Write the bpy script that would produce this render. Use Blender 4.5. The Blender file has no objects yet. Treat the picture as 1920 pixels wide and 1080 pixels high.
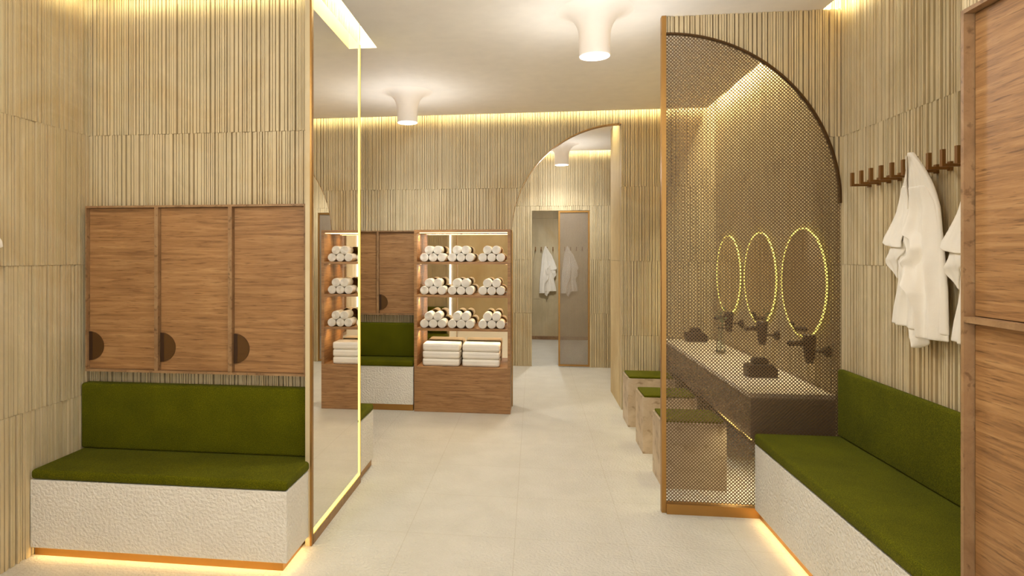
import bpy, bmesh, math, random
from mathutils import Vector, Matrix
PI = math.pi
SC = bpy.context.scene
COL = SC.collection

# ------------------------------------------------------------------ camera
YAW = math.atan2(157, 1210)
cd = bpy.data.cameras.new('camera'); cam = bpy.data.objects.new('camera', cd); COL.objects.link(cam)
cam.location = (0, 0, 1.55); cam.rotation_euler = (PI/2, 0, YAW)
cd.sensor_width = 36; cd.lens = 1210/1920*36
cd.shift_x = (960-843)/1920; cd.shift_y = -60/1920
cd.clip_start = 0.05
SC.camera = cam
# ------------------------------------------------------------------ world, exposure
w = bpy.data.worlds.new('world'); SC.world = w; w.use_nodes = True
_nt = w.node_tree; _bg = _nt.nodes['Background']     # added fill light through the open rear, stronger from below to lift the ceiling
_tc = _nt.nodes.new('ShaderNodeTexCoord'); _sx = _nt.nodes.new('ShaderNodeSeparateXYZ'); _mr = _nt.nodes.new('ShaderNodeMapRange')
_nt.links.new(_tc.outputs['Generated'], _sx.inputs[0]); _nt.links.new(_sx.outputs[2], _mr.inputs[0])
_mr.inputs[1].default_value = -.35; _mr.inputs[2].default_value = .3; _mr.inputs[3].default_value = 5.0; _mr.inputs[4].default_value = .7
_bg.inputs[0].default_value = (.98, .99, 1, 1); _nt.links.new(_mr.outputs[0], _bg.inputs[1])
SC.view_settings.view_transform = 'Standard'
SC.view_settings.look = 'None'
SC.view_settings.exposure = 0.52
SC.view_settings.gamma = 1
SC.view_settings.use_curve_mapping = False
SC.cycles.use_denoising = True
SC.cycles.max_bounces = 10; SC.cycles.diffuse_bounces = 6; SC.cycles.glossy_bounces = 5
SC.cycles.caustics_reflective = False; SC.cycles.caustics_refractive = False
SC.cycles.sample_clamp_indirect = 4

# ------------------------------------------------------------------ room measures
XL, XR = -2.57, 1.79            # side walls
YR, YA, YB, YC = -1.6, 6.68, 9.14, 12.12   # wall behind the viewer, back wall, second wall, corridor wall
ZC, ZT = 3.0, 3.22              # hung ceiling, slab above
XM = -1.18                      # end face of the partition (mirror)
YP0, YP1 = 3.46, 4.17           # partition faces
YM = 4.04                       # mesh screen

# ------------------------------------------------------------------ lights
LED = (1.0, .92, .56); DAY = (.98, .99, 1.0)
def area(name, loc, sx, sy, power, color, rot=(0,0,0), spread=PI):
    l = bpy.data.lights.new(name, 'AREA'); l.shape = 'RECTANGLE'; l.size = sx; l.size_y = sy
    l.energy = power; l.color = color; l.spread = spread
    o = bpy.data.objects.new(name, l); COL.objects.link(o); o.location = loc; o.rotation_euler = rot
    return o
PM = 4.0                        # cove watts per metre
def cove_x(x0, x1, y, side, k=1.0):   # strip along X on the edge of the hung ceiling; side = +1 shines to +Y
    area('cove_light', ((x0+x1)/2, y, ZC+.085), x1-x0, .03, PM*(x1-x0)*k, LED, (side*PI/2*.9, 0, 0))
def cove_y(y0, y1, x, side, k=1.0):
    area('cove_light', (x, (y0+y1)/2, ZC+.085), .03, y1-y0, PM*(y1-y0)*k, LED, (0, -side*PI/2*.9, 0))
cove_x(-2.4, -1.1, YP0-.13, 1, .45)
cove_y(YR+.1, 3.3, XL+.13, -1)
area('cove_light', (XM+.05, 3.87, ZT-.012), .07, 1.0, 10, LED)
cove_x(XL+.1, XR-.12, YA-.13, 1, .7)
cove_y(YR+.1, YM-.1, XR-.13, 1)
cove_y(YM+.1, YA-.15, XR-.13, 1)
area('cove_light', (XR-.05, 5.35, ZT-.012), .07, 2.4, 46, LED)  # extra light added in this slot to brighten the vanity bay
cove_x(XL+.1, XR-.1, YB-.13, 1)
area('cove_light', (.82, 7.12, ZT-.012), .09, .4, 10, LED)

# ------------------------------------------------------------------ node helpers / materials
def new_mat(name):
    m = bpy.data.materials.new(name); m.use_nodes = True
    nt = m.node_tree; b = nt.nodes['Principled BSDF']
    return m, nt, b
def N(nt, t, **kw):
    n = nt.nodes.new(t)
    for k, v in kw.items():
        if k.startswith('i_'):
            n.inputs[k[2:].replace('_', ' ')].default_value = v
        else: setattr(n, k, v)
    return n
def coords(nt, scale=(1,1,1), kind='Object'):
    tc = N(nt, 'ShaderNodeTexCoord'); mp = N(nt, 'ShaderNodeMapping')
    mp.inputs['Scale'].default_value = scale
    nt.links.new(tc.outputs[kind], mp.inputs['Vector']); return mp.outputs['Vector']
def noise(nt, vec, scale, detail=4, rough=.55, dist=0):
    n = N(nt, 'ShaderNodeTexNoise'); n.inputs['Scale'].default_value = scale
    n.inputs['Detail'].default_value = detail; n.inputs['Roughness'].default_value = rough
    n.inputs['Distortion'].default_value = dist
    nt.links.new(vec, n.inputs['Vector']); return n.outputs['Fac']
def ramp(nt, fac, stops):
    r = N(nt, 'ShaderNodeValToRGB'); e = r.color_ramp.elements
    while len(e) < len(stops): e.new(.5)
    for k, (p, c) in enumerate(stops):
        e[k].position = p; e[k].color = (c[0], c[1], c[2], 1) if not isinstance(c, (int, float)) else (c, c, c, 1)
    nt.links.new(fac, r.inputs[0]); return r.outputs[0]
def mix(nt, a, b, fac, mode='MIX'):
    m = N(nt, 'ShaderNodeMix'); m.data_type = 'RGBA'; m.blend_type = mode
    for s, v in ((m.inputs[0], fac), (m.inputs[6], a), (m.inputs[7], b)):
        if hasattr(v, 'links'): nt.links.new(v, s)
        elif isinstance(v, (int, float)): s.default_value = v
        else: s.default_value = (v[0], v[1], v[2], 1)
    return m.outputs[2]
def bump(nt, b, h, strength, dist):
    n = N(nt, 'ShaderNodeBump'); n.inputs['Strength'].default_value = strength; n.inputs['Distance'].default_value = dist
    nt.links.new(h, n.inputs['Height']); nt.links.new(n.outputs[0], b.inputs['Normal'])
def srgb(r, g, b_):
    f = lambda v: (v/255/12.92) if v/255 <= .04045 else ((v/255+.055)/1.055)**2.4
    return (f(r), f(g), f(b_))

def mat_stone():
    m, nt, b = new_mat('travertine'); v = coords(nt)
    n1 = noise(nt, v, 1.1, 5, .6, .6)
    c = ramp(nt, n1, [(.3, srgb(192,174,134)), (.5, srgb(207,190,152)), (.72, srgb(198,174,128))])
    v2 = coords(nt, (1, 1, .25)); n2 = noise(nt, v2, 14, 4, .6)
    c = mix(nt, c, ramp(nt, n2, [(.3, (.93,.93,.92)), (.7, (1.04,1.035,1.02))]), 1, 'MULTIPLY')
    # thin pale veins
    n3 = noise(nt, v, .8, 3, .5, 1.2)
    vn = ramp(nt, n3, [(.488, 0), (.5, 1), (.512, 0)])
    c = mix(nt, c, srgb(226,208,168), N_mul(nt, vn, .16))
    nt.links.new(c, b.inputs['Base Color']); b.inputs['Roughness'].default_value = .62
    bump(nt, b, noise(nt, v, 60, 3), .15, .003)
    return m
def N_mul(nt, a, k):
    n = N(nt, 'ShaderNodeMath', operation='MULTIPLY'); nt.links.new(a, n.inputs[0]); n.inputs[1].default_value = k
    return n.outputs[0]
def mat_wood(name, cols, streak=(1.2, 1.2, 26), along='X', rough=.5, dark=.6):
    # grain runs along X (and Y) with thin layers in Z
    m, nt, b = new_mat(name); v = coords(nt, streak)
    n1 = noise(nt, v, 1.0, 7, .66, .9)
    c = ramp(nt, n1, [(.3, cols[0]), (.5, cols[1]), (.7, cols[2])])
    vs = coords(nt, tuple(k*3.2 for k in streak)); n2 = noise(nt, vs, 1.3, 3, .55, .3)
    c = mix(nt, c, (dark*.8, dark*.72, dark*.6), ramp(nt, n2, [(.57, 0), (.68, .8)]), 'MULTIPLY')
    v3 = coords(nt); c = mix(nt, c, ramp(nt, noise(nt, v3, 2.5, 2), [(.3, (.88,.86,.84)), (.7, (1.06,1.05,1.04))]), 1, 'MULTIPLY')
    nt.links.new(c, b.inputs['Base Color']); b.inputs['Roughness'].default_value = rough
    bump(nt, b, n2, .2, .002)
    return m
def mat_plaster(name, c0, c1, bscale=55, bstr=.6, grid=False, bdist=.006):
    m, nt, b = new_mat(name); v = coords(nt)
    n1 = noise(nt, v, 4, 4)
    c = ramp(nt, n1, [(.3, c0), (.7, c1)])
    h = noise(nt, v, bscale, 3, .5)
    h2 = ramp(nt, h, [(.34, 0), (.62, 1)])
    if grid:
        sx = N(nt, 'ShaderNodeSeparateXYZ'); nt.links.new(v, sx.inputs[0])
        masks = []
        for ax, off in ((0, .10), (1, .04)):
            a = N(nt, 'ShaderNodeMath', operation='ADD'); nt.links.new(sx.outputs[ax], a.inputs[0]); a.inputs[1].default_value = off+12
            mo = N(nt, 'ShaderNodeMath', operation='PINGPONG'); nt.links.new(a.outputs[0], mo.inputs[0]); mo.inputs[1].default_value = .3
            lt = N(nt, 'ShaderNodeMath', operation='LESS_THAN'); nt.links.new(mo.outputs[0], lt.inputs[0]); lt.inputs[1].default_value = .0016
            masks.append(lt.outputs[0])
        mx = N(nt, 'ShaderNodeMath', operation='MAXIMUM'); nt.links.new(masks[0], mx.inputs[0]); nt.links.new(masks[1], mx.inputs[1])
        c = mix(nt, c, srgb(176,164,138), N_mul(nt, mx.outputs[0], .55))
    nt.links.new(c, b.inputs['Base Color']); b.inputs['Roughness'].default_value = .5 if grid else .7
    bump(nt, b, h2, bstr, bdist)
    return m
def mat_plain(name, col, rough=.5, metal=0, bs=None):
    m, nt, b = new_mat(name)
    v = coords(nt); n = noise(nt, v, 9, 3)
    c = mix(nt, tuple(k*.93 for k in col), tuple(min(1, k*1.05) for k in col), n)
    nt.links.new(c, b.inputs['Base Color']); b.inputs['Roughness'].default_value = rough; b.inputs['Metallic'].default_value = metal
    if bs: bump(nt, b, noise(nt, v, bs[0], 2), bs[1], bs[2])
    return m
def mat_emit(name, col, strength):
    m, nt, b = new_mat(name)
    b.inputs['Base Color'].default_value = (*col, 1)
    b.inputs['Emission Color'].default_value = (*col, 1); b.inputs['Emission Strength'].default_value = strength
    return m
def mat_fabric():
    m, nt, b = new_mat('moss_boucle'); v = coords(nt)
    n = noise(nt, v, 260, 3, .7); n2 = noise(nt, v, 5, 3)
    c = ramp(nt, n, [(.3, srgb(54,56,1)), (.55, srgb(88,88,4)), (.75, srgb(124,118,8))])
    c = mix(nt, c, ramp(nt, n2, [(.3, (.85,.85,.85)), (.7, (1.12,1.12,1.1))]), 1, 'MULTIPLY')
    nt.links.new(c, b.inputs['Base Color']); b.inputs['Roughness'].default_value = .95
    b.inputs['Specular IOR Level'].default_value = .12; b.inputs['Sheen Weight'].default_value = .05; b.inputs['Sheen Tint'].default_value = (.7,.75,.2,1)
    bump(nt, b, n, .6, .004)
    return m
def mat_mirror(name='mirror_glass', col=(.93,.90,.84), rough=.01):
    m, nt, b = new_mat(name); b.inputs['Base Color'].default_value = (*col, 1)
    b.inputs['Metallic'].default_value = 1; b.inputs['Roughness'].default_value = rough
    return m
def mat_glass():
    m, nt, b = new_mat('clear_glass'); b.inputs['Base Color'].default_value = (.9,.95,.92,1)
    b.inputs['Transmission Weight'].default_value = 1; b.inputs['Roughness'].default_value = .03; b.inputs['IOR'].default_value = 1.45
    return m

STONE = mat_stone()
OAK = mat_wood('oak_veneer', [srgb(122,86,50), srgb(158,116,71), srgb(179,139,91)], (2.4, 2.4, 46))
OAKEDGE = mat_wood('oak_edge', [srgb(130,98,64), srgb(152,118,80), srgb(168,136,96)], (8, 8, 8))
STOOLW = mat_wood('pale_walnut', [srgb(172,150,120), srgb(200,180,150), srgb(214,198,170)], (2.5, 2.5, 3.5), dark=.7)
FLOOR = mat_plaster('floor_terrazzo', srgb(200,194,178), srgb(209,203,188), 62, .6, True, .006)
PLASTER = mat_plaster('bench_plaster', srgb(226,220,206), srgb(234,229,216), 64, .55, False, .008)
CEILM = mat_plain('ceiling_paint', srgb(244,236,224), .8)
SMOOTH = mat_plaster('smooth_stone', srgb(196,172,124), srgb(210,188,142), 20, .05)
FABRIC = mat_fabric()
BRONZE = mat_plain('brushed_bronze', srgb(168,126,68), .38, .85)
DARKBR = mat_plain('dark_bronze', srgb(84,58,26), .45, .6)
HANDLE = mat_plain('handle_bronze', srgb(98,68,32), .5, .5)
HANDLE2 = mat_plain('handle_shade', srgb(62,38,14), .6, .3)  # darker copy of the handle colour, holds the shade of its slot
MESHM = mat_plain('mesh_metal', srgb(116,92,62), .5, .3)
MESHG = mat_plain('grey_mesh_metal', srgb(152,136,116), .5, .2)
HOOKM = mat_plain('hook_brass', srgb(128,88,40), .45, .5)
BLACKM = mat_plain('dark_metal', srgb(52,40,32), .45, .4)
VANM = mat_plain('vanity_taupe', srgb(124,108,90), .35)
COUNTER = mat_plain('counter_stone', srgb(236,222,200), .35)
TERRY = mat_plain('white_terry', srgb(238,230,216), .95, 0, (220, .5, .003))
ROBEM = mat_plain('white_cotton', srgb(240,232,216), .9, 0, (160, .2, .002))
WHITEP = mat_plain('white_shade', srgb(244,234,222), .55)
_b = WHITEP.node_tree.nodes['Principled BSDF']; _b.inputs['Emission Color'].default_value = (1, .86, .68, 1); _b.inputs['Emission Strength'].default_value = .07   # weak glow added to the translucent shade to lift the ceiling
MIRROR = mat_mirror()
MIRROR2 = mat_mirror('bronze_mirror', (.86,.76,.60), .03)
GLASS = mat_glass()
LEDM = mat_emit('led_yellow', (1.0, .87, .18), 1.25)
LEDW = mat_emit('led_warm', (1.0, .66, .26), 14)
LEDS = mat_emit('led_shelf', (1.0, .74, .38), 1.8)
LEDA = mat_emit('led_amber', (1.0, .66, .16), 1.6)
LENS = mat_emit('lamp_lens', (1.0, .93, .78), 6)
LEAF = mat_plain('sprig_leaf', srgb(96,110,74), .6)

# ------------------------------------------------------------------ mesh helpers
class MB:
    def __init__(s): s.v = []; s.f = []
    def add(s, vs, fs):
        n = len(s.v); s.v += [tuple(p) for p in vs]; s.f += [tuple(i+n for i in f) for f in fs]; return s
    def box(s, x0, x1, y0, y1, z0, z1):
        return s.add([(x0,y0,z0),(x1,y0,z0),(x1,y1,z0),(x0,y1,z0),(x0,y0,z1),(x1,y0,z1),(x1,y1,z1),(x0,y1,z1)],
            [(0,3,2,1),(4,5,6,7),(0,1,5,4),(1,2,6,5),(2,3,7,6),(3,0,4,7)])
    def prism(s, poly, fn, a, b):       # closed poly of (p,q); fn(p,q,depth) -> xyz
        n = len(poly)
        return s.add([fn(p,q,a) for p,q in poly]+[fn(p,q,b) for p,q in poly],
            [tuple(range(n-1,-1,-1)), tuple(range(n,2*n))]+[(i,(i+1)%n,n+(i+1)%n,n+i) for i in range(n)])
    def lathe(s, prof, c=(0,0,0), seg=32, axis='z', closed=False):
        n = len(prof); vs = []
        for k in range(seg):
            a = 2*PI*k/seg
            for r, h in prof:
                p = (r*math.cos(a), r*math.sin(a), h) if axis == 'z' else ((h, r*math.cos(a), r*math.sin(a)) if axis == 'x' else (r*math.sin(a), h, r*math.cos(a)))
                vs.append((c[0]+p[0], c[1]+p[1], c[2]+p[2]))
        fs = []
        for k in range(seg):
            k2 = (k+1) % seg
            for i in range(n if closed else n-1):
                j = (i+1) % n
                fs.append((k*n+i, k2*n+i, k2*n+j, k*n+j))
        return s.add(vs, fs)
    def tube(s, pts, r, seg=10):
        pts = [Vector(p) for p in pts]; rings = []
        for i, p in enumerate(pts):
            d = (pts[min(i+1, len(pts)-1)]-pts[max(i-1, 0)]).normalized()
            u = d.cross(Vector((0,0,1)) if abs(d.z) < .9 else Vector((1,0,0))).normalized(); v = d.cross(u)
            rr = r[i] if isinstance(r, (list, tuple)) else r
            rings.append([p+u*rr*math.cos(2*PI*k/seg)+v*rr*math.sin(2*PI*k/seg) for k in range(seg)])
        vs = [q for R in rings for q in R]; fs = []
        for i in range(len(pts)-1):
            for k in range(seg):
                fs.append((i*seg+k, i*seg+(k+1)%seg, (i+1)*seg+(k+1)%seg, (i+1)*seg+k))
        fs.append(tuple(range(seg-1,-1,-1))); fs.append(tuple((len(pts)-1)*seg+k for k in range(seg)))
        return s.add(vs, fs)
    def build(s, name, mat, parent=None, smooth=False, bevel=0, bseg=3, subd=0, fix=False):
        me = bpy.data.meshes.new(name); me.from_pydata(s.v, [], s.f); me.materials.append(mat)
        if fix or bevel or smooth:
            bm = bmesh.new(); bm.from_mesh(me)
            if fix: bmesh.ops.remove_doubles(bm, verts=bm.verts, dist=1e-5)
            bmesh.ops.recalc_face_normals(bm, faces=bm.faces); bm.to_mesh(me); bm.free()
        o = bpy.data.objects.new(name, me); COL.objects.link(o)
        if parent:
            o.parent = parent
            o.matrix_parent_inverse = Matrix.Translation(parent.location).inverted()   # meshes are written in room coordinates
        if smooth:
            for p in me.polygons: p.use_smooth = True
        if bevel:
            b = o.modifiers.new('b', 'BEVEL'); b.width = bevel; b.segments = bseg; b.limit_method = 'ANGLE'
            for p in me.polygons: p.use_smooth = bseg > 2
        if subd:
            d = o.modifiers.new('s', 'SUBSURF'); d.levels = subd; d.render_levels = subd
        return o
def tag(o, label, cat, group=None):
    o['label'] = label; o['category'] = cat
    if group: o['group'] = group
    return o
def thing(name, loc, label, cat, group=None):
    o = bpy.data.objects.new(name, None); COL.objects.link(o); o.location = loc; o.empty_display_size = .1
    return tag(o, label, cat, group)
def struct(o): o['kind'] = 'structure'; return o
def dup(src, off, label, group=None):
    r = src.copy(); COL.objects.link(r); r.location = src.location+Vector(off); r['label'] = label
    if group: r['group'] = group
    def kids(a, b):
        for ch in [c for c in bpy.data.objects if c.parent == a]:
            c = ch.copy(); COL.objects.link(c); c.parent = b; c.matrix_parent_inverse = ch.matrix_parent_inverse.copy(); kids(ch, c)
    kids(src, r)
    return r

# ------------------------------------------------------------------ fluted stone walls
def slats(length, seed, style):
    rnd = random.Random(seed); u = 0; out = []
    while u < length:
        n = rnd.choice((1, 2, 2, 3)); 
        for q in range(n):
            wd = rnd.uniform(.007, .013) if n > 1 else rnd.uniform(.013, .022)
            d = rnd.choice((0, 0, -.004, -.008))
            out.append((u, min(u+wd, length), d)); u += wd
            if u >= length: return out
            if q < n-1:
                gw = rnd.uniform(.0022, .0036); out.append((u, min(u+gw, length), -.014)); u += gw
                if u >= length: return out
        gw, gd = (rnd.uniform(.006, .009), -.026) if rnd.random() < style else (rnd.uniform(.004, .006), -.02)
        out.append((u, min(u+gw, length), gd)); u += gw
    return out
def fluted(mb, u0, u1, z0, z1, fn, T=.08, tile=1.2, seed=0, low=None, uoff=0, high=None):
    """fn(u, depth, z); depth 0 is the wall face, negative goes into the wall. low(u): lower edge."""
    zs = [z0]+[s for s in (.75, 1.5, 2.25) if z0 < s < z1]+[z1]
    for r in range(len(zs)-1):
        row = round((zs[r]+.01)//.75)
        a = u0
        while a < u1-1e-6:
            k = math.floor((a-uoff)/tile+1e-6); b = min(u1, uoff+(k+1)*tile)
            sd = hash((seed, row, k)) & 0xffff
            for s0, s1, d in slats(b-a, sd, (.55, .85, .7, .95)[sd % 4]):
                p, q = a+s0, a+s1
                if q-p < 1e-5: continue
                lo = [max(zs[r]+.0005, low(x)) if low else zs[r]+.0008 for x in (p, q)]
                hi = zs[r+1]-.0008
                if lo[0] >= hi and lo[1] >= hi: continue
                lo = [min(x, hi) for x in lo]
                mb.add([fn(p,d,lo[0]),fn(q,d,lo[1]),fn(q,-T,lo[1]),fn(p,-T,lo[0]),fn(p,d,hi),fn(q,d,hi),fn(q,-T,hi),fn(p,-T,hi)],
                    [(0,3,2,1),(4,5,6,7),(0,1,5,4),(1,2,6,5),(2,3,7,6),(3,0,4,7)])
            a = b
    if not low:
        vs = [fn(p, q, z) for p in (u0, u1) for q in (-T-.012, -T+.001) for z in (z0, z1)]
        mb.add(vs, [(0,1,3,2),(4,6,7,5),(0,2,6,4),(1,5,7,3),(0,4,5,1),(2,3,7,6)])
    return mb
def arch_low(x0, xr, zc, r, left_is_center):
    def low(u):
        if u <= x0+1e-6 or u >= xr-1e-6: return -1
        t = (u-x0) if left_is_center else (xr-u)
        return zc+math.sqrt(max(0, r*r-t*t))
    return low

fy = lambda y: (lambda u, d, z: (u, y-d, z))       # wall facing -Y at y
fyb = lambda y: (lambda u, d, z: (u, y+d, z))      # wall facing +Y
fxr = lambda x: (lambda u, d, z: (x-d, u, z))      # right wall, faces -X
fxl = lambda x: (lambda u, d, z: (x+d, u, z))      # left wall, faces +X

struct(MB().box(XL-.3, XR+.3, YR-.3, YC+.3, -.1, 0).build('floor', FLOOR))
struct(fluted(MB(), YR, YC, 0, ZT, fxl(XL), seed=1, uoff=.1).build('wall_left', STONE))
struct(fluted(MB(), YR, YC, 0, ZT, fxr(XR), seed=2, uoff=.44).build('wall_right', STONE))
struct(fluted(MB(), XL, -.45, 0, 2.2, fyb(YR), seed=3).build('wall_rear', STONE))
# back wall A with its quarter arch
AX0, AX1 = -.22, .88
mb = MB()
rA = AX1-AX0
fluted(mb, XL, AX0, 0, ZT, fy(YA), seed=4, uoff=-.22)
fluted(mb, AX0, AX1, .0, ZT, fy(YA), seed=4, uoff=-.22, low=lambda u: 1.79+math.sqrt(max(0, rA*rA-(AX1-u)**2)))
fluted(mb, AX1, XR, 0, ZT, fy(YA), seed=4, uoff=-.22)
struct(mb.build('wall_back', STONE))
arch = [(AX0+.0005, 0)]+[(AX1-rA*math.cos(a*PI/2/40), 1.79+rA*math.sin(a*PI/2/40)) for a in range(41)]
mb = MB()
for (a, b) in zip(arch[:-1], arch[1:]):
    mb.prism([(a[0], a[1]), (b[0], b[1]), (b[0]+.000, b[1]-.008) if b[1] > 1.8 else (b[0]+.008, b[1]), (a[0], a[1]-.008) if a[1] > 1.8 else (a[0]+.008, a[1])], lambda p, q, d: (p, d, q), YA-.004, YA+.082)
struct(mb.build('trim_1', BRONZE))
# smooth return wall at the right of the arch
struct(MB().box(AX1, AX1+.10, YA+.081, 7.58, 0, 1.499).box(AX1, AX1+.10, YA+.081, 7.58, 1.501, ZT).build('wall_return', SMOOTH))
# second wall with its door opening, corridor wall
DX0, DX1, DZ = -.022, .779, 2.185
mb = MB(); fluted(mb, XL, DX0, 0, ZT, fy(YB), seed=5); fluted(mb, DX0, DX1, DZ, ZT, fy(YB), seed=5); fluted(mb, DX1, XR, 0, ZT, fy(YB), seed=5)
struct(mb.build('wall_far', STONE))
struct(fluted(MB(), XL, XR, 0, ZT, fy(YC), seed=6).build('wall_corridor', STONE))
struct(MB().box(XL, XR, YC-.02, YC-.0115+.02, 0, .06).build('baseboard_corridor', OAKEDGE))
# partition with lockers in front and a mirrored end
mb = MB(); fluted(mb, XL, XM-.02, 0, ZT, fy(YP0), T=.06, seed=7, uoff=-2.48)
fluted(mb, XL, XM-.02, 0, ZT, fyb(YP1), T=.06, seed=8)
mb.box(XM-.14, XM-.02, YP0+.055, YP1-.055, 0, ZT)
struct(mb.build('wall_partition', STONE))
MY0, MY1 = 3.322, 4.307
fin = MB().box(XM-.022, XM-.004, MY0, MY1, 0, ZC-.01)
fluted(fin, MY0, MY1, ZC-.01, ZT, lambda u, d, z: (XM+d*.5, u, z), T=.03, seed=9)
fin.box(XM-.03, XM-.022, MY0+.002, MY0+.014, 0, ZT)
struct(fin.build('wall_end', STONE))

# hung ceiling made of slabs that leave light slots beside the walls
G = .10
mb = MB(); t = ZC+.05
mb.box(XL+G, XM+G, YR, YP0-G, ZC, t)                      # left bay
mb.box(XM+G, XR-G, YR, YA-G, ZC, t)                       # middle
mb.box(XL, XM-.02, YP1-.06, 4.39, ZC, t)
mb.box(XL, XM+G, 4.39, YA-G, ZC, t)
mb.box(XL, XM-.02, YP0+.02, YP1-.06, ZC, t)
mb.box(XL, .76, YA+.08, YB-G, ZC, t); mb.box(.76, XR, YA+.08, 6.9, ZC, t); mb.box(.76, XR, 7.35, YB-G, ZC, t); mb.box(AX1+.1, XR, 6.9, 7.35, ZC, t)
mb.box(XL, XR, YB+.08, YC, ZC, t)
struct(mb.build('ceiling', CEILM))
mb = MB().box(XL-.1, XR+.1, YR-.1, YC+.1, ZT, ZT+.08)
# upright cove lips of the slots
mb.box(XM+G, XM+G+.012, YP0-G, 4.39, ZC+.05, ZT); mb.box(XM-.02, XM+G, 4.39, 4.402, ZC+.05, ZT)
mb.box(.748, .76, 6.9, 7.35, ZC+.05, ZT)
struct(mb.build('trim_2', CEILM))

# ------------------------------------------------------------------ partition mirror
m = thing('wall_mirror', (XM, MY0, 0), 'tall floor-to-ceiling mirror on the partition end with a glowing yellow light line', 'mirror')
MB().box(XM-.004, XM, MY0+.03, MY1-.035, .075, ZC-.01).build('mirror_pane', MIRROR, m)
MB().box(XM-.004, XM+.003, MY1-.033, MY1-.002, .05, ZC-.012).box(XM-.004, XM+.003, MY0+.03, MY1-.033, .052, .075).build('light_strip', LEDM, m)['label'] = 'glowing yellow light strip'
MB().box(XM-.004, XM+.006, MY0, MY0+.03, .0, ZC-.005).box(XM-.004, XM+.006, MY1-.002, MY1+.002, 0, ZC-.005).build('frame', BRONZE, m)
MB().box(XM-.004, XM+.008, MY0+.03, MY1-.002, 0, .052).build('plinth', OAKEDGE, m)

# ------------------------------------------------------------------ benches
def rbox(x0, x1, y0, y1, z0, z1): return MB().box(x0, x1, y0, y1, z0, z1)
def bench(label, base, plinth, seat, back, leds, group=None):
    b = thing('bench', (base[0], base[2], 0), label, 'bench', group)
    rbox(*base).build('base', PLASTER, b, bevel=.004, bseg=2)
    rbox(*plinth).build('plinth', BRONZE, b)
    rbox(*seat).build('seat_cushion', FABRIC, b, bevel=.018, bseg=4)
    if back: rbox(*back).build('back_cushion', FABRIC, b, bevel=.016, bseg=4)
    l = MB()
    for q in leds: l.box(*q)
    if leds: l.build('light_strip', LEDW, b)
    return b
XB = XM-.012
bench('green upholstered bench with white rough base below the three wooden lockers, left foreground',
      (XL+.002, XB, 3.015, 3.45, .05, .40), (XL+.004, XB-.03, 3.045, 3.44, 0, .05),
      (XL+.006, XB+.004, 3.01, 3.445, .402, .452), (XL+.004, XM-.045, 3.385, 3.458, .452, .825),
      [(XL+.02, XB-.03, 3.027, 3.040, .0485, .0498), (XB-.024, XB-.012, 3.04, 3.31, .0485, .0498)])
bench('green bench on the far side of the partition, only its end shows beyond the mirror',
      (XL+.002, XM-.002, YP1+.02, 4.695, .05, .40), (XL+.004, XM-.012, YP1+.02, 4.675, 0, .05),
      (XL+.006, XM, YP1+.07, 4.70, .402, .452), (XL+.004, XM-.045, YP1+.002, YP1+.07, .452, .825),
      [(XL+.02, XM-.02, 4.678, 4.686, .0485, .0498)])
bench('small green bench with white base left of the towel shelf by the back wall',
      (XL+.002, XM-.012, 6.36, YA-.002, .06, .44), (XL+.004, XM-.014, 6.365, YA-.01, 0, .06),
      (XL+.006, XM-.012, 6.35, 6.62, .442, .50), (XL+.004, XM-.012, 6.60, YA-.001, .50, .85), [])
bench('long green bench with white base along the right wall below the robe hooks',
      (1.295, XR-.002, 2.17, YM-.035, .055, .44), (1.325, XR-.01, 2.17, YM-.035, 0, .055),
      (1.29, 1.775, 2.17, YM-.035, .442, .507), (1.748, XR-.001, 2.17, YM-.035, .507, .895),
      [(1.307, 1.320, 2.2, YM-.05, .0535, .0548)])

# ------------------------------------------------------------------ lockers
def handle_disc(x, y, z, r, parent, mirror=1):
    n = 20
    poly = [(x, z-r)]+[(x+mirror*r*1.08*math.sin(PI*k/n), z-r*math.cos(PI*k/n)) for k in range(1, n)]+[(x, z+r)]
    h = MB().prism(poly, lambda p, q, d: (p, d, q), y-.006, y+.001).build('handle', HANDLE, parent)
    c = x+mirror*.022
    zz = r*.985
    MB().prism([(x+.001*mirror, z-zz), (c, z-r*.97), (c, z+r*.97), (x+.001*mirror, z+zz)], lambda p, q, d: (p, d, q), y-.0075, y-.0055).build('groove_shade', HANDLE2, h)  # raised dark strip, the slot's shade is put into its colour
    h['label'] = 'dark half-round pull'
def locker(label, x0, x1, y, z0, z1, n, hz, side=None, depth=.075, hand=1):
    b = thing('locker_cabinet', ((x0+x1)/2, y, z0), label, 'locker')
    W = (x1-x0)/n; fr = MB(); f = .012; d = .028
    fr.box(x0, x1, y, y+depth, z1-f, z1); fr.box(x0, x1, y, y+depth, z0, z0+f)
    for k in range(n+1):
        c = x0+k*W; a0 = c-(.006 if k == 0 else .017); a1 = c+(.006 if k == 0 else .0055)
        if k == n: a0 = c-.019
        fr.box(max(a0, x0), min(a1, x1), y+.0005, y+depth, z0+f, z1-f)
    fr.build('frame', OAKEDGE, b)
    for k in range(n):
        a0 = x0+k*W+.008; a1 = x0+(k+1)*W-.021
        dr = MB().box(a0, a1, y+d, y+depth-.004, z0+f+.002, z1-f-.002).build('door', OAK, b)
        handle_disc(a0-.001, y+d, hz, .083, dr, hand)
    return b
locker('wooden wall locker with three doors and half-round pulls above the left bench', -2.535, -1.222, 3.384, .893, 1.835, 3, 1.035)
locker('distant wooden wall locker beside the towel shelf, above the small green bench', -2.438, -1.196, 6.60, .935, 1.815, 3, 1.065)
locker_back = None
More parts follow.
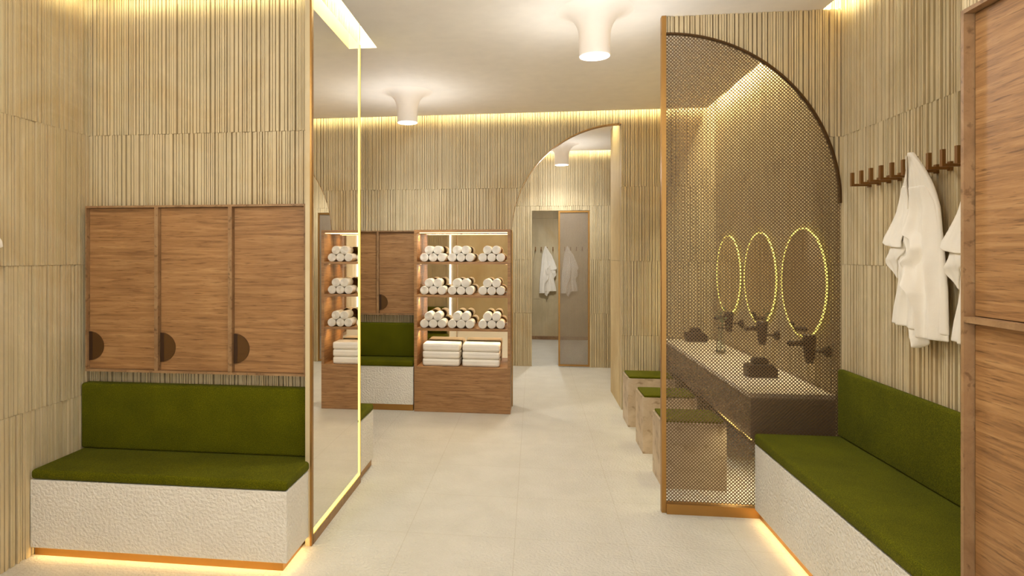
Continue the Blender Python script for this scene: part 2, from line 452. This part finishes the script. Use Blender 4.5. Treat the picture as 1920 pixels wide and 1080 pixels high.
# tall cabinet on the right, seen side on (its front faces -X)
CX, CY1, CY0 = 1.30, 2.165, .95
struct(fluted(MB(), CY0, CY1, 2.30, ZC, fxr(CX), T=.06, seed=12).box(CX+.01, XR-.02, CY1-.012, CY1, 2.30, ZC).build('wall_soffit', STONE))
b = thing('tall_cabinet', (1.5, CY0, 0), 'tall oak cabinet standing at the right edge, closest to the viewer', 'cabinet')
W = (CY1-CY0)/2
fr = MB().box(CX, XR-.02, CY0, CY1, 2.288, 2.30).box(CX, XR-.02, CY0, CY1, .0, .06).box(CX, XR-.02, CY0, CY1, 1.348, 1.366)
fr.box(CX, XR-.02, CY1-.014, CY1, .06, 1.348).box(CX, XR-.02, CY1-.014, CY1, 1.366, 2.288).box(CX, XR-.02, CY0, CY0+.014, .06, 2.288)
for z0, z1 in ((.06, 1.348), (1.366, 2.288)): fr.box(CX, CX+.3, CY0+W-.008, CY0+W+.008, z0, z1)
fr.build('frame', OAKEDGE, b)
for k in range(2):
    for z0, z1 in ((.063, 1.345), (1.369, 2.285)):
        y0 = CY0+k*W+.016; y1 = CY0+(k+1)*W-.018
        MB().box(CX+.03, CX+.05, y0, y1, z0, z1).build('door', OAK, b)

# ------------------------------------------------------------------ towel shelf
UX0, UX1, UY0, UY1 = -1.18, -.222, 6.34, YA-.002
u = thing('towel_shelf', ((UX0+UX1)/2, (UY0+UY1)/2, 0), 'oak shelving unit with lit mirror-backed shelves full of white towels', 'shelf')
MB().box(UX0, UX0+.028, UY0, UY1, .45, 1.785).build('side_panel', OAK, u)
MB().box(UX1-.028, UX1, UY0, UY1, .45, 1.785).build('side_panel', OAK, u)
MB().box(UX0, UX1, UY0, UY1, 1.785, 1.812).build('top_panel', OAK, u)
MB().box(UX0, UX1, UY0-.001, UY1, 0, .45).build('base', OAK, u, bevel=.002, bseg=1)
SH = [.83, 1.163, 1.492]
for z in SH: MB().box(UX0+.028, UX1-.028, UY0+.004, UY1-.012, z-.024, z).build('shelf', OAK, u)
MB().box(UX0+.028, UX1-.028, UY1-.012, UY1, .45, 1.785).build('mirror_back', MIRROR2, u)
MB().box(UX0+.05, UX1-.03, UY0+.03, UY0+.04, 1.778, 1.785).build('light_strip', LEDS, u)
tops = [s-.024 for s in SH]+[1.785]
for z in tops:
    for x in (UX0+.045, UX1-.045):
        MB().lathe([(0, z-.004), (.008, z-.004), (.008, z-.0005)], (x, UY0+.13, 0), 12).build('spotlight', LEDS, u)
        l = bpy.data.lights.new('shelf_spot', 'SPOT'); l.energy = 1.3; l.color = (1,.68,.32); l.spot_size = 2.0; l.spot_blend = .6; l.shadow_soft_size = .004
        o = bpy.data.objects.new('shelf_spot', l); COL.objects.link(o); o.location = (x, UY0+.13, z-.008)

for z in tops:
    area('shelf_fill', ((UX0+UX1)/2, UY0+.16, z-.003), .86, .012, 1.5, (1, .82, .52))  # hidden light added under each shelf to brighten the towels

# rolled towels
R = .0425
prof = [(0, -.10)]
for k in range(1, 5): prof += [(k*.0088-.0052, -.104), (k*.0088-.003, -.1035), (k*.0088-.0016, -.094), (k*.0088, -.094)]
prof += [(R-.004, -.102), (R, -.096), (R+.0008, -.03), (R-.0006, .03), (R, .096), (R-.006, .1), (0, .1)]
me = MB().lathe(prof, (0,0,0), 22, 'y')
roll = me.build('rolled_towel', TERRY, smooth=True)
tag(roll, '', 'towel', 'rolled towels on the shelf')
first = True
gx = [-1.083, -.802, -.497]; rows = {SH[2]: 'top', SH[1]: 'middle', SH[0]: 'lowest'}
gname = ['left', 'middle', 'right']
rnd = random.Random(4)
for z, rn in rows.items():
    for g in range(3):
        for k in range(5):
            o = roll if first else roll.copy()
            if not first: COL.objects.link(o)
            first = False
            if k < 3: x = gx[g]+k*.0885; zz = z+R; wh = 'bottom row, '+gname[k]
            else: x = gx[g]+.044+(k-3)*.0885+.002; zz = z+R+.0745; wh = 'upper row, '+('left', 'right')[k-3]
            o.location = (x, UY0+.13+rnd.uniform(-.008, .008), zz+.0005); o.rotation_euler = (0, rnd.uniform(0, 6.28), 0)
            o['label'] = 'rolled white towel in the %s pyramid of the %s towel-roll shelf, %s' % (gname[g], rn, wh)
# folded towels
def folded(x, z, label, first=None):
    if first is None:
        n = 28; L, D, Hh = .187, .125, .073
        vs = []; fs = []; lv = [(0, .3), (0, .84), (.10, .975), (.32, 1.0), (.47, 1.0), (.5, .992), (.53, 1.0), (.7, 1.0), (.88, .985), (.97, .94), (1, .86), (1.01, .5), (1.0, .05)]
        for h, s in lv:
            for k in range(n*2):
                a = 2*PI*k/(n*2); c, q = math.cos(a), math.sin(a); e = .16
                k1 = (1-(1-s)*.5) if s > .8 else s; k2 = (1-(1-s)*.7) if s > .8 else s
                px = math.copysign(abs(c)**e, c)*L*k1; py = math.copysign(abs(q)**e, q)*D*k2
                vs.append((px, py, h*Hh+.0015*math.sin(px*30)*h))
        m_ = n*2
        for r in range(len(lv)-1):
            for k in range(m_): fs.append((r*m_+k, r*m_+(k+1)%m_, (r+1)*m_+(k+1)%m_, (r+1)*m_+k))
        fs.append(tuple(range(m_-1, -1, -1))); fs.append(tuple((len(lv)-1)*m_+k for k in range(m_)))
        first = MB().add(vs, fs).build('folded_towel', TERRY, smooth=True)
        o = first
    else:
        o = first.copy(); COL.objects.link(o)
    o.location = (x, UY0+.155, z); tag(o, label, 'towel', 'folded towels at the bottom of the shelf'); return first
f0 = None
for s, x in (('left', -.915), ('right', -.515)):
    for k, p in enumerate(('bottom', 'middle', 'top')):
        f0 = folded(x+(k-1)*.001, .4505+k*.0745, 'thick folded white bath towel, %s of the %s stack in the lowest compartment' % (p, s), f0)

# ------------------------------------------------------------------ mesh screen
def lattice(poly, y, sp=.0146, wd=.0050, th=.0022):
    mb = MB(); n = len(poly)
    for fam in (1, -1):
        d = Vector((1, fam)).normalized(); nn = Vector((-d.y, d.x))
        vals = [nn.dot(Vector(p)) for p in poly]; k = math.ceil(min(vals)/sp)
        while k*sp < max(vals):
            c = k*sp; ts = []
            for i in range(n):
                a, b_ = Vector(poly[i]), Vector(poly[(i+1) % n]); va, vb = nn.dot(a)-c, nn.dot(b_)-c
                if (va < 0) != (vb < 0): q = a+(b_-a)*(va/(va-vb)); ts.append(d.dot(q))
            if len(ts) >= 2 and max(ts)-min(ts) > .006:
                t0, t1 = min(ts), max(ts); yy = y+fam*th*.42
                cs = [d*t0+nn*(c-wd/2), d*t1+nn*(c-wd/2), d*t1+nn*(c+wd/2), d*t0+nn*(c+wd/2)]
                mb.prism([(v.x, v.y) for v in cs], lambda p, q, e: (p, e, q), yy-th/2, yy+th/2)
            k += 1
    return mb
SX0 = .769; r = XR-SX0
s = thing('mesh_screen', (SX0, YM, 0), 'quarter-arch bronze metal mesh screen in front of the washbasin area', 'screen')
arc = [(SX0+r*math.sin(a*PI/2/48), 1.86+r*1.02*math.cos(a*PI/2/48)) for a in range(49)]
LX0, LX1 = SX0+.026, XR-.002
inner = [(LX0, .062), (LX1, .062)]+[(min(max(SX0+(r-.004)*math.sin(a*PI/2/48), LX0), LX1), 1.86+(r*1.02-.01)*math.cos(a*PI/2/48)) for a in range(48, -1, -1)]
inner = [p for i, p in enumerate(inner) if i == 0 or (abs(p[0]-inner[i-1][0])+abs(p[1]-inner[i-1][1])) > 1e-6]
lattice(inner, YM+.012).build('mesh_panel', MESHM, s)
MB().box(SX0, SX0+.026, YM-.012, YM+.03, 0, ZC).build('post', BRONZE, s)
MB().box(SX0+.026, XR-.001, YM-.03, YM+.03, 0, .06).build('plinth', BRONZE, s)
mb = MB()
for a, b_ in zip(arc[:-1], arc[1:]):
    ca = Vector((a[0]-SX0, (a[1]-1.86)/1.02)).normalized(); cb = Vector((b_[0]-SX0, (b_[1]-1.86)/1.02)).normalized()
    mb.prism([a, b_, (b_[0]-cb.x*.010, b_[1]-cb.y*.010), (a[0]-ca.x*.010, a[1]-ca.y*.010)], lambda p, q, e: (min(p, XR-.001), e, q), YM-.006, YM+.024)
mb.build('arch_trim', DARKBR, s)
low = lambda uu: 1.86+1.02*math.sqrt(max(0, r*r-(uu-SX0)**2))
struct(fluted(MB(), SX0+.026, XR-.0005, 1.86, ZC, fy(YM), T=.04, seed=14, uoff=.2, low=low).build('wall_header', STONE))
# mesh door leaf in the far doorway
s2 = thing('mesh_door', (.348, YB, 0), 'narrow bronze-framed mesh door leaf in the far doorway', 'door')
x0, x1 = .348, .777
MB().box(x0, x0+.022, YB+.01, YB+.04, .01, 2.18).box(x1-.022, x1, YB+.01, YB+.04, .01, 2.18).box(x0+.022, x1-.022, YB+.01, YB+.04, .01, .035).box(x0+.022, x1-.022, YB+.01, YB+.04, 2.158, 2.18).build('frame', BRONZE, s2)
lattice([(x0+.022, .035), (x1-.022, .035), (x1-.022, 2.158), (x0+.022, 2.158)], YB+.025, .0105, .0043).build('mesh_panel', MESHG, s2)

# ------------------------------------------------------------------ stools
st = thing('stool', (1.055, 4.61, 0), 'wooden cube stool with green top nearest the mesh screen', 'stool', 'cube stools at the vanity')
def stool_parts(p, x0, x1, y0, y1):
    MB().box(x0, x0+.022, y0, y1, 0, .438).box(x1-.022, x1, y0, y1, 0, .438).box(x0+.022, x1-.022, y0+.0, y0+.02, .0, .438).box(x0+.022, x1-.022, y1-.02, y1, .0, .438).box(x0+.02, x1-.02, y0+.02, y1-.02, .40, .42).build('box', STOOLW, p)
    MB().box(x0+.012, x1-.012, y0+.012, y1-.012, .4385, .457).build('seat_pad', FABRIC, p, bevel=.006, bseg=3)
stool_parts(st, .852, 1.262, 4.45, 4.80)
dup(st, (0, .765, 0), 'wooden cube stool with green top, middle of the three at the vanity', 'cube stools at the vanity')
dup(st, (0, 1.56, 0), 'wooden cube stool with green top farthest from the viewer, by the back wall', 'cube stools at the vanity')

# ------------------------------------------------------------------ vanity
VY0, VY1 = 4.11, YA-.003
v = thing('vanity', (1.545, VY0, .43), 'floating taupe vanity with pale stone counter along the right wall behind the mesh', 'vanity')
MB().box(1.295, XR-.001, VY0, VY1, .69, .722).build('countertop', COUNTER, v, bevel=.003, bseg=2)
MB().box(1.31, XR-.001, VY0+.01, VY1, .44, .69).build('cabinet_body', VANM, v)
MB().box(1.312, 1.318, VY0+.02, 4.86, .430, .4395).build('light_strip', LEDA, v)
area('vanity_glow', (1.33, 4.5, .425), .02, .7, 3, LED, (0, 0, 0))

def ring_mirror(y, label):
    c = (XR, y, 1.375); Rr = .36
    t = thing('round_mirror', c, label, 'mirror', 'round mirrors above the vanity')
    n = 64
    pane = [(y+(Rr-.006)*math.cos(2*PI*k/n), 1.375+(Rr-.006)*math.sin(2*PI*k/n)) for k in range(n)]
    MB().prism(pane, lambda p, q, d: (d, p, q), XR-.022, XR-.0165).build('mirror_pane', MIRROR2, t)
    back = [(y+(Rr-.03)*math.cos(2*PI*k/n), 1.375+(Rr-.03)*math.sin(2*PI*k/n)) for k in range(n)]
    MB().prism(back, lambda p, q, d: (d, p, q), XR-.0165, XR-.001).build('back_panel', BRONZE, t)
    MB().lathe([(Rr-.007, XR-.024), (Rr+.002, XR-.024), (Rr+.002, XR-.014), (Rr-.007, XR-.014)], (0, y, 1.375), 64, 'x', True).build('light_ring', LEDM, t, fix=True)['label'] = 'glowing yellow ring'
ring_mirror(4.545, 'round light-ringed mirror nearest the mesh screen, the rightmost of three')
ring_mirror(5.37, 'round light-ringed mirror in the middle of the three above the vanity')
ring_mirror(6.195, 'round light-ringed mirror farthest back, the leftmost of three')

def faucet(y, label):
    t = thing('wall_faucet', (XR, y, .98), label, 'faucet', 'dark wall faucets')
    MB().lathe([(0, XR-.03), (.030, XR-.028), (.034, XR-.012), (.034, XR-.001), (0, XR-.001)], (0, y, .965), 20, 'x').build('wall_flange', BLACKM, t, smooth=True)
    MB().tube([(XR-.03, y, .965), (1.70, y, .968)], .008).build('stem', BLACKM, t, smooth=True)
    MB().lathe([(0, .895), (.022, .896), (.030, .93), (.036, 1.0), (.038, 1.062), (.034, 1.068), (0, 1.068)], (1.675, y, 0), 24).build('body', BLACKM, t, smooth=True)
    MB().tube([(1.66, y, 1.013), (1.60, y, 1.016), (1.565, y, 1.013), (1.555, y, 1.002)], [.019, .018, .018, .014]).build('spout', BLACKM, t, smooth=True)
faucet(4.20, 'dark wall-mounted faucet nearest the mesh screen')
faucet(5.02, 'dark wall-mounted faucet between the nearest and farthest ones')
faucet(5.84, 'dark wall-mounted faucet farthest back, behind the glass vase')

def caddy(x, y, label):
    t = thing('counter_caddy', (x, y, .722), label, 'tray', 'dark countertop caddies')
    z = .7225
    MB().prism([(-.094, 0), (.094, 0), (.096, .050), (.062, .086), (-.08, .086), (-.096, .076)], lambda p, q, d: (x+p, y+d, z+q), -.06, .06).build('body', BLACKM, t, bevel=.003)
    MB().prism([(-.056, 0), (.046, 0), (.042, .034), (.024, .042), (-.042, .042), (-.056, .03)], lambda p, q, d: (x+p, y+d, z+.0885+q), -.03, .03).build('lid', BLACKM, t, bevel=.003)
caddy(1.55, 4.68, 'dark countertop caddy at the near end of the vanity')
caddy(1.565, 6.52, 'dark countertop caddy at the far end of the vanity by the back wall')

vx, vy = 1.575, 5.72
t = thing('glass_vase', (vx, vy, .7225), 'clear glass vase with a grey-green sprig on the vanity counter', 'vase')
MB().lathe([(0, .7228), (.034, .7228), (.040, .735), (.036, .80), (.022, .87), (.020, .93), (.024, .945), (.021, .945), (.0175, .93), (.0195, .87), (.033, .80), (.036, .74), (0, .733)], (vx, vy, 0), 24).build('vase_body', GLASS, t, smooth=True)
MB().tube([(vx, vy, .75), (vx+.005, vy, .9), (vx+.015, vy+.01, 1.04)], .003, 6).tube([(vx, vy, .9), (vx-.03, vy-.02, 1.0)], .002, 6).build('stem', LEAF, t, smooth=True)
mb = MB(); rnd = random.Random(7)
for k in range(34):
    c = Vector((vx+.012, vy+.005, 1.02))+Vector((rnd.gauss(0, .025), rnd.gauss(0, .025), rnd.gauss(0, .04)))
    a = Vector((rnd.gauss(0,1), rnd.gauss(0,1), rnd.gauss(0,1))).normalized(); b_ = a.orthogonal().normalized(); c2 = a.cross(b_)*.002
    L = .018
    mb.add([c-a*L-c2, c+b_*.007, c+a*L+c2, c-b_*.007, c+c2*2], [(0,1,4),(1,2,4),(2,3,4),(3,0,4),(3,2,1,0)])
mb.build('foliage', LEAF, t)

# ------------------------------------------------------------------ ceiling lamps
def downlight(x, y, label, power=37, light=True):
    t = thing('ceiling_light', (x, y, ZC), label, 'lamp', 'flared ceiling downlights')
    prof = [(.225, ZC-.0005)]+[(.092+.133*(1-math.sin(a*PI/2/14)), ZC-.001-.15*(1-math.cos(a*PI/2/14))**1.0) for a in range(1, 15)]
    prof += [(.090, 2.80), (.090, 2.735), (.088, 2.7305), (.080, 2.7305), (.078, 2.735), (.074, 2.775), (0, 2.775)]
    MB().lathe(prof, (x, y, 0), 48).build('lamp_shade', WHITEP, t, smooth=True)
    MB().lathe([(0, 2.765), (.055, 2.765), (.055, 2.774), (0, 2.774)], (x, y, 0), 32).build('lamp_lens', LENS, t)
    if light:
        l = bpy.data.lights.new('downlight_lamp', 'SPOT'); l.energy = power; l.color = DAY; l.spot_size = 2.7; l.spot_blend = .8; l.shadow_soft_size = .055
        o = bpy.data.objects.new('downlight_lamp', l); COL.objects.link(o); o.location = (x, y, 2.72)
        p = bpy.data.lights.new('ceiling_fill', 'POINT'); p.energy = 9; p.color = DAY; p.shadow_soft_size = .11     # fill light added below the shade to brighten ceiling and upper walls
        o = bpy.data.objects.new('ceiling_fill', p); COL.objects.link(o); o.location = (x, y, 2.61)
    return t
downlight(.36, 3.90, 'flared white ceiling downlight nearest the mesh screen, the largest in view')
downlight(-1.108, 5.63, 'flared white ceiling downlight in front of the back wall, above the towel shelf')
downlight(.365, 8.5, 'flared white ceiling downlight seen through the arch in the second room')
downlight(.36, 1.9, 'unseen flared white ceiling downlight added over the aisle beside the tall cabinet', 16)  # this lamp and the next three are out of view, added for light
downlight(-1.7, 1.9, 'unseen flared white ceiling downlight added in front of the left lockers', 16)
downlight(.36, -.1, 'unseen flared white ceiling downlight added over the entrance aisle', 8)
downlight(-1.7, -.1, 'unseen flared white ceiling downlight added over the left rear corner', 8)
downlight(.3, 10.7, 'unseen flared white ceiling downlight added in the far corridor', 60)  # out of view, added to brighten the corridor
downlight(-1.7, 8.5, 'unseen flared white ceiling downlight added in the left part of the second room', 60)  # out of view, added to brighten the second room

# ------------------------------------------------------------------ hooks
ORD = ['first', 'second', 'third', 'fourth', 'fifth', 'sixth', 'seventh', 'eighth', 'ninth', 'tenth']
def hook_mesh(name):
    mb = MB()     # local: wall plane at x=0, arm grows to -x, tip up
    mb.box(-.012, 0, -.011, .011, -.012, .028)
    mb.box(-.098, -.010, -.008, .008, -.006, .006)
    mb.box(-.098, -.084, -.009, .009, -.006, .066)
    return mb.build(name, HOOKM)
hk = hook_mesh('wall_hook')
for k in range(10):
    o = hk if k == 0 else hk.copy()
    if k: COL.objects.link(o)
    o.location = (XR-.0005, 3.715-.0965*k, 1.93)
    tag(o, 'bronze robe hook on the right wall, %s from the mesh screen' % ORD[k], 'hook', 'hooks on the right wall')
for k in range(10):
    o = hk.copy(); COL.objects.link(o); o.location = (.04+.1065*k, YC-.0005, 1.652); o.rotation_euler = (0, 0, PI/2)
    o.scale = (.6, .8, 1)
    tag(o, 'small hook on the far corridor wall, %s from the left' % ORD[k], 'hook', 'hooks in the far corridor')
o = hk.copy(); COL.objects.link(o); o.location = (XL+.0005, 2.475, 1.93); o.rotation_euler = (0, 0, PI)
tag(o, 'bronze robe hook on the left wall carrying the bathrobe at the left edge', 'hook', 'hooks on the left wall')

# ------------------------------------------------------------------ robes
def interp(pts, y):
    if y <= pts[0][1]: return pts[0][0]
    for (a, ya), (b, yb) in zip(pts[:-1], pts[1:]):
        if y <= yb: return a+(b-a)*(y-ya)/(yb-ya)
    return pts[-1][0]
A_L = [(350,112),(330,150),(305,200),(272,255),(250,320),(232,400),(214,470),(222,500),(224,540),(236,600),(243,640),(236,690),(222,760),(212,836)]
A_R = [(364,112),(385,185),(398,250),(408,340),(416,430),(426,540),(435,650),(438,760),(441,870)]
def body_w(x, y):
    l, r_ = interp(A_L, y), interp(A_R, y); t = (y-112)/730; s_ = min(1, max(0, (x-l)/(r_-l)))
    e = max(0, math.sin(PI*s_))**.55
    k = min(1, .25+t*1.5)
    f = 0
    for a, b, c, d in ((3.2, .4, .017, .5), (6.7, 1.9, .011, -1.1), (11.3, 4.0, .006, 1.7)):   # hanging folds that fan out from the hook
        f += (1-2*abs(math.sin(a*s_*PI/2+b+d*t))**.7)*c
    f *= min(1, t*2.2)
    q = (x-(330-.05*(y-300)))/26                                              # deep valley beside the lapel
    f -= .022*math.exp(-q*q)*min(1, max(0, (y-230)/120))
    w_ = .016+(.050*k)*e+f*e
    return w_+.064*max(0, 1-t/.33)**1.5
def cloth(L, Rt, y0, y1, rows, cols, lift, th=.006, skew=None):
    mb = MB(); F = []; Bk = []
    for i in range(rows+1):
        t = i/rows
        for j in range(cols+1):
            s_ = j/cols; y = y0+(y1-y0)*t
            x = interp(L, y)+(interp(Rt, y)-interp(L, y))*s_
            if skew: y += skew(s_)*t*t
            w_ = body_w(x, min(y, 840))+lift(s_, t)
            F.append(((x-355)*.0019, w_, -(y-120)*.00109)); Bk.append(((x-355)*.0019, max(.002, w_-th), -(y-120)*.00109))
    n = cols+1; K = len(F); fs = []
    for i in range(rows):
        for j in range(cols):
            a = i*n+j; fs.append((a, a+1, a+n+1, a+n)); fs.append((K+a, K+a+n, K+a+n+1, K+a+1))
        fs.append((i*n, (i+1)*n, K+(i+1)*n, K+i*n)); a = i*n+cols; fs.append((a, K+a, K+a+n, a+n))
    for j in range(cols):
        fs.append((j, K+j, K+j+1, j+1)); a = rows*n+j; fs.append((a, a+1, K+a+1, K+a))
    return mb.add(F+Bk, fs)
def robe(fn, label, origin, group=None):
    """fn maps local (u, w, v) to offsets from origin"""
    t = thing('bathrobe', origin, label, 'bathrobe', group)
    def mk(mb, name, m_=ROBEM):
        mb.v = [tuple(Vector(origin)+Vector(fn(*p))) for p in mb.v]
        return mb.build(name, m_, t, smooth=True, subd=1)
    mk(cloth(A_L, A_R, 112, 836, 60, 54, lambda s_, t_: 0, .010, lambda s_: 12*s_), 'body')
    # right front panel whose free edge hangs forward in an S
    mk(cloth([(300,250),(292,330),(286,400),(300,432),(326,462),(343,505),(328,548),(306,588),(322,640),(350,692),(360,760),(361,872)],
             [(380,250),(400,330),(412,430),(422,540),(431,650),(436,760),(440,872)], 250, 872, 52, 22,
             lambda s_, t_: .003+.030*max(0, 1-s_*2.2)**1.3*min(1, t_*1.6)+.008*math.sin(s_*9+t_*3)*min(1, t_*2)), 'front_panel')
    # shoulder fold that drops over the arm, and the cuff beneath it
    mk(cloth([(285,240),(262,290),(246,330),(226,400),(206,476),(209,484)], [(318,240),(314,290),(308,330),(300,400),(296,470),(290,502)], 240, 502, 26, 18,
             lambda s_, t_: .003+.040*t_*t_*(.35+.65*(1-s_))+.004*math.sin(s_*8)*t_, skew=lambda s_: -22*(1-s_)**2), 'sleeve')
    mk(cloth([(226,470),(222,520),(212,576),(232,606),(246,640)], [(300,470),(290,520),(262,560),(252,600),(250,640)], 470, 636, 16, 12,
             lambda s_, t_: .006+.030*(1-abs(2*t_-1))*(1-s_)), 'cuff')
    mk(cloth([(352,124),(334,170),(312,220),(296,280),(290,340)], [(360,124),(346,170),(330,220),(318,280),(306,340)], 124, 340, 22, 6,
             lambda s_, t_: .004+.010*s_), 'collar')
    mk(cloth([(290,822),(308,862),(326,890),(334,918)], [(362,822),(360,865),(372,895),(345,918)], 822, 918, 10, 8,
             lambda s_, t_: -.012+.01*math.sin(s_*4)), 'hem_corner')
    return t
HZ = 2.005
ux = lambda u_, w_, v_: (-.0-w_, -u_, v_)        # right wall: u to the right in the picture = -Y
robe(ux, 'white bathrobe hanging in full view from a hook on the right wall', (XR-.036, 3.135, HZ))
robe(ux, 'white bathrobe on the right wall partly hidden by the tall oak cabinet', (XR-.036, 2.685, HZ-.03))
robe(lambda u_, w_, v_: (w_, -u_, v_), 'white bathrobe on the left wall cut off by the left edge', (XL+.03, 2.475, HZ-.02))
robe(lambda u_, w_, v_: (-u_*.72, -w_*.7, v_*1.05), 'distant white bathrobe in the open half of the far doorway', (.225, YC-.03, 1.72))
robe(lambda u_, w_, v_: (-u_*.72, -w_*.7, v_*1.05), 'distant white bathrobe seen through the mesh door leaf', (.62, YC-.03, 1.72))
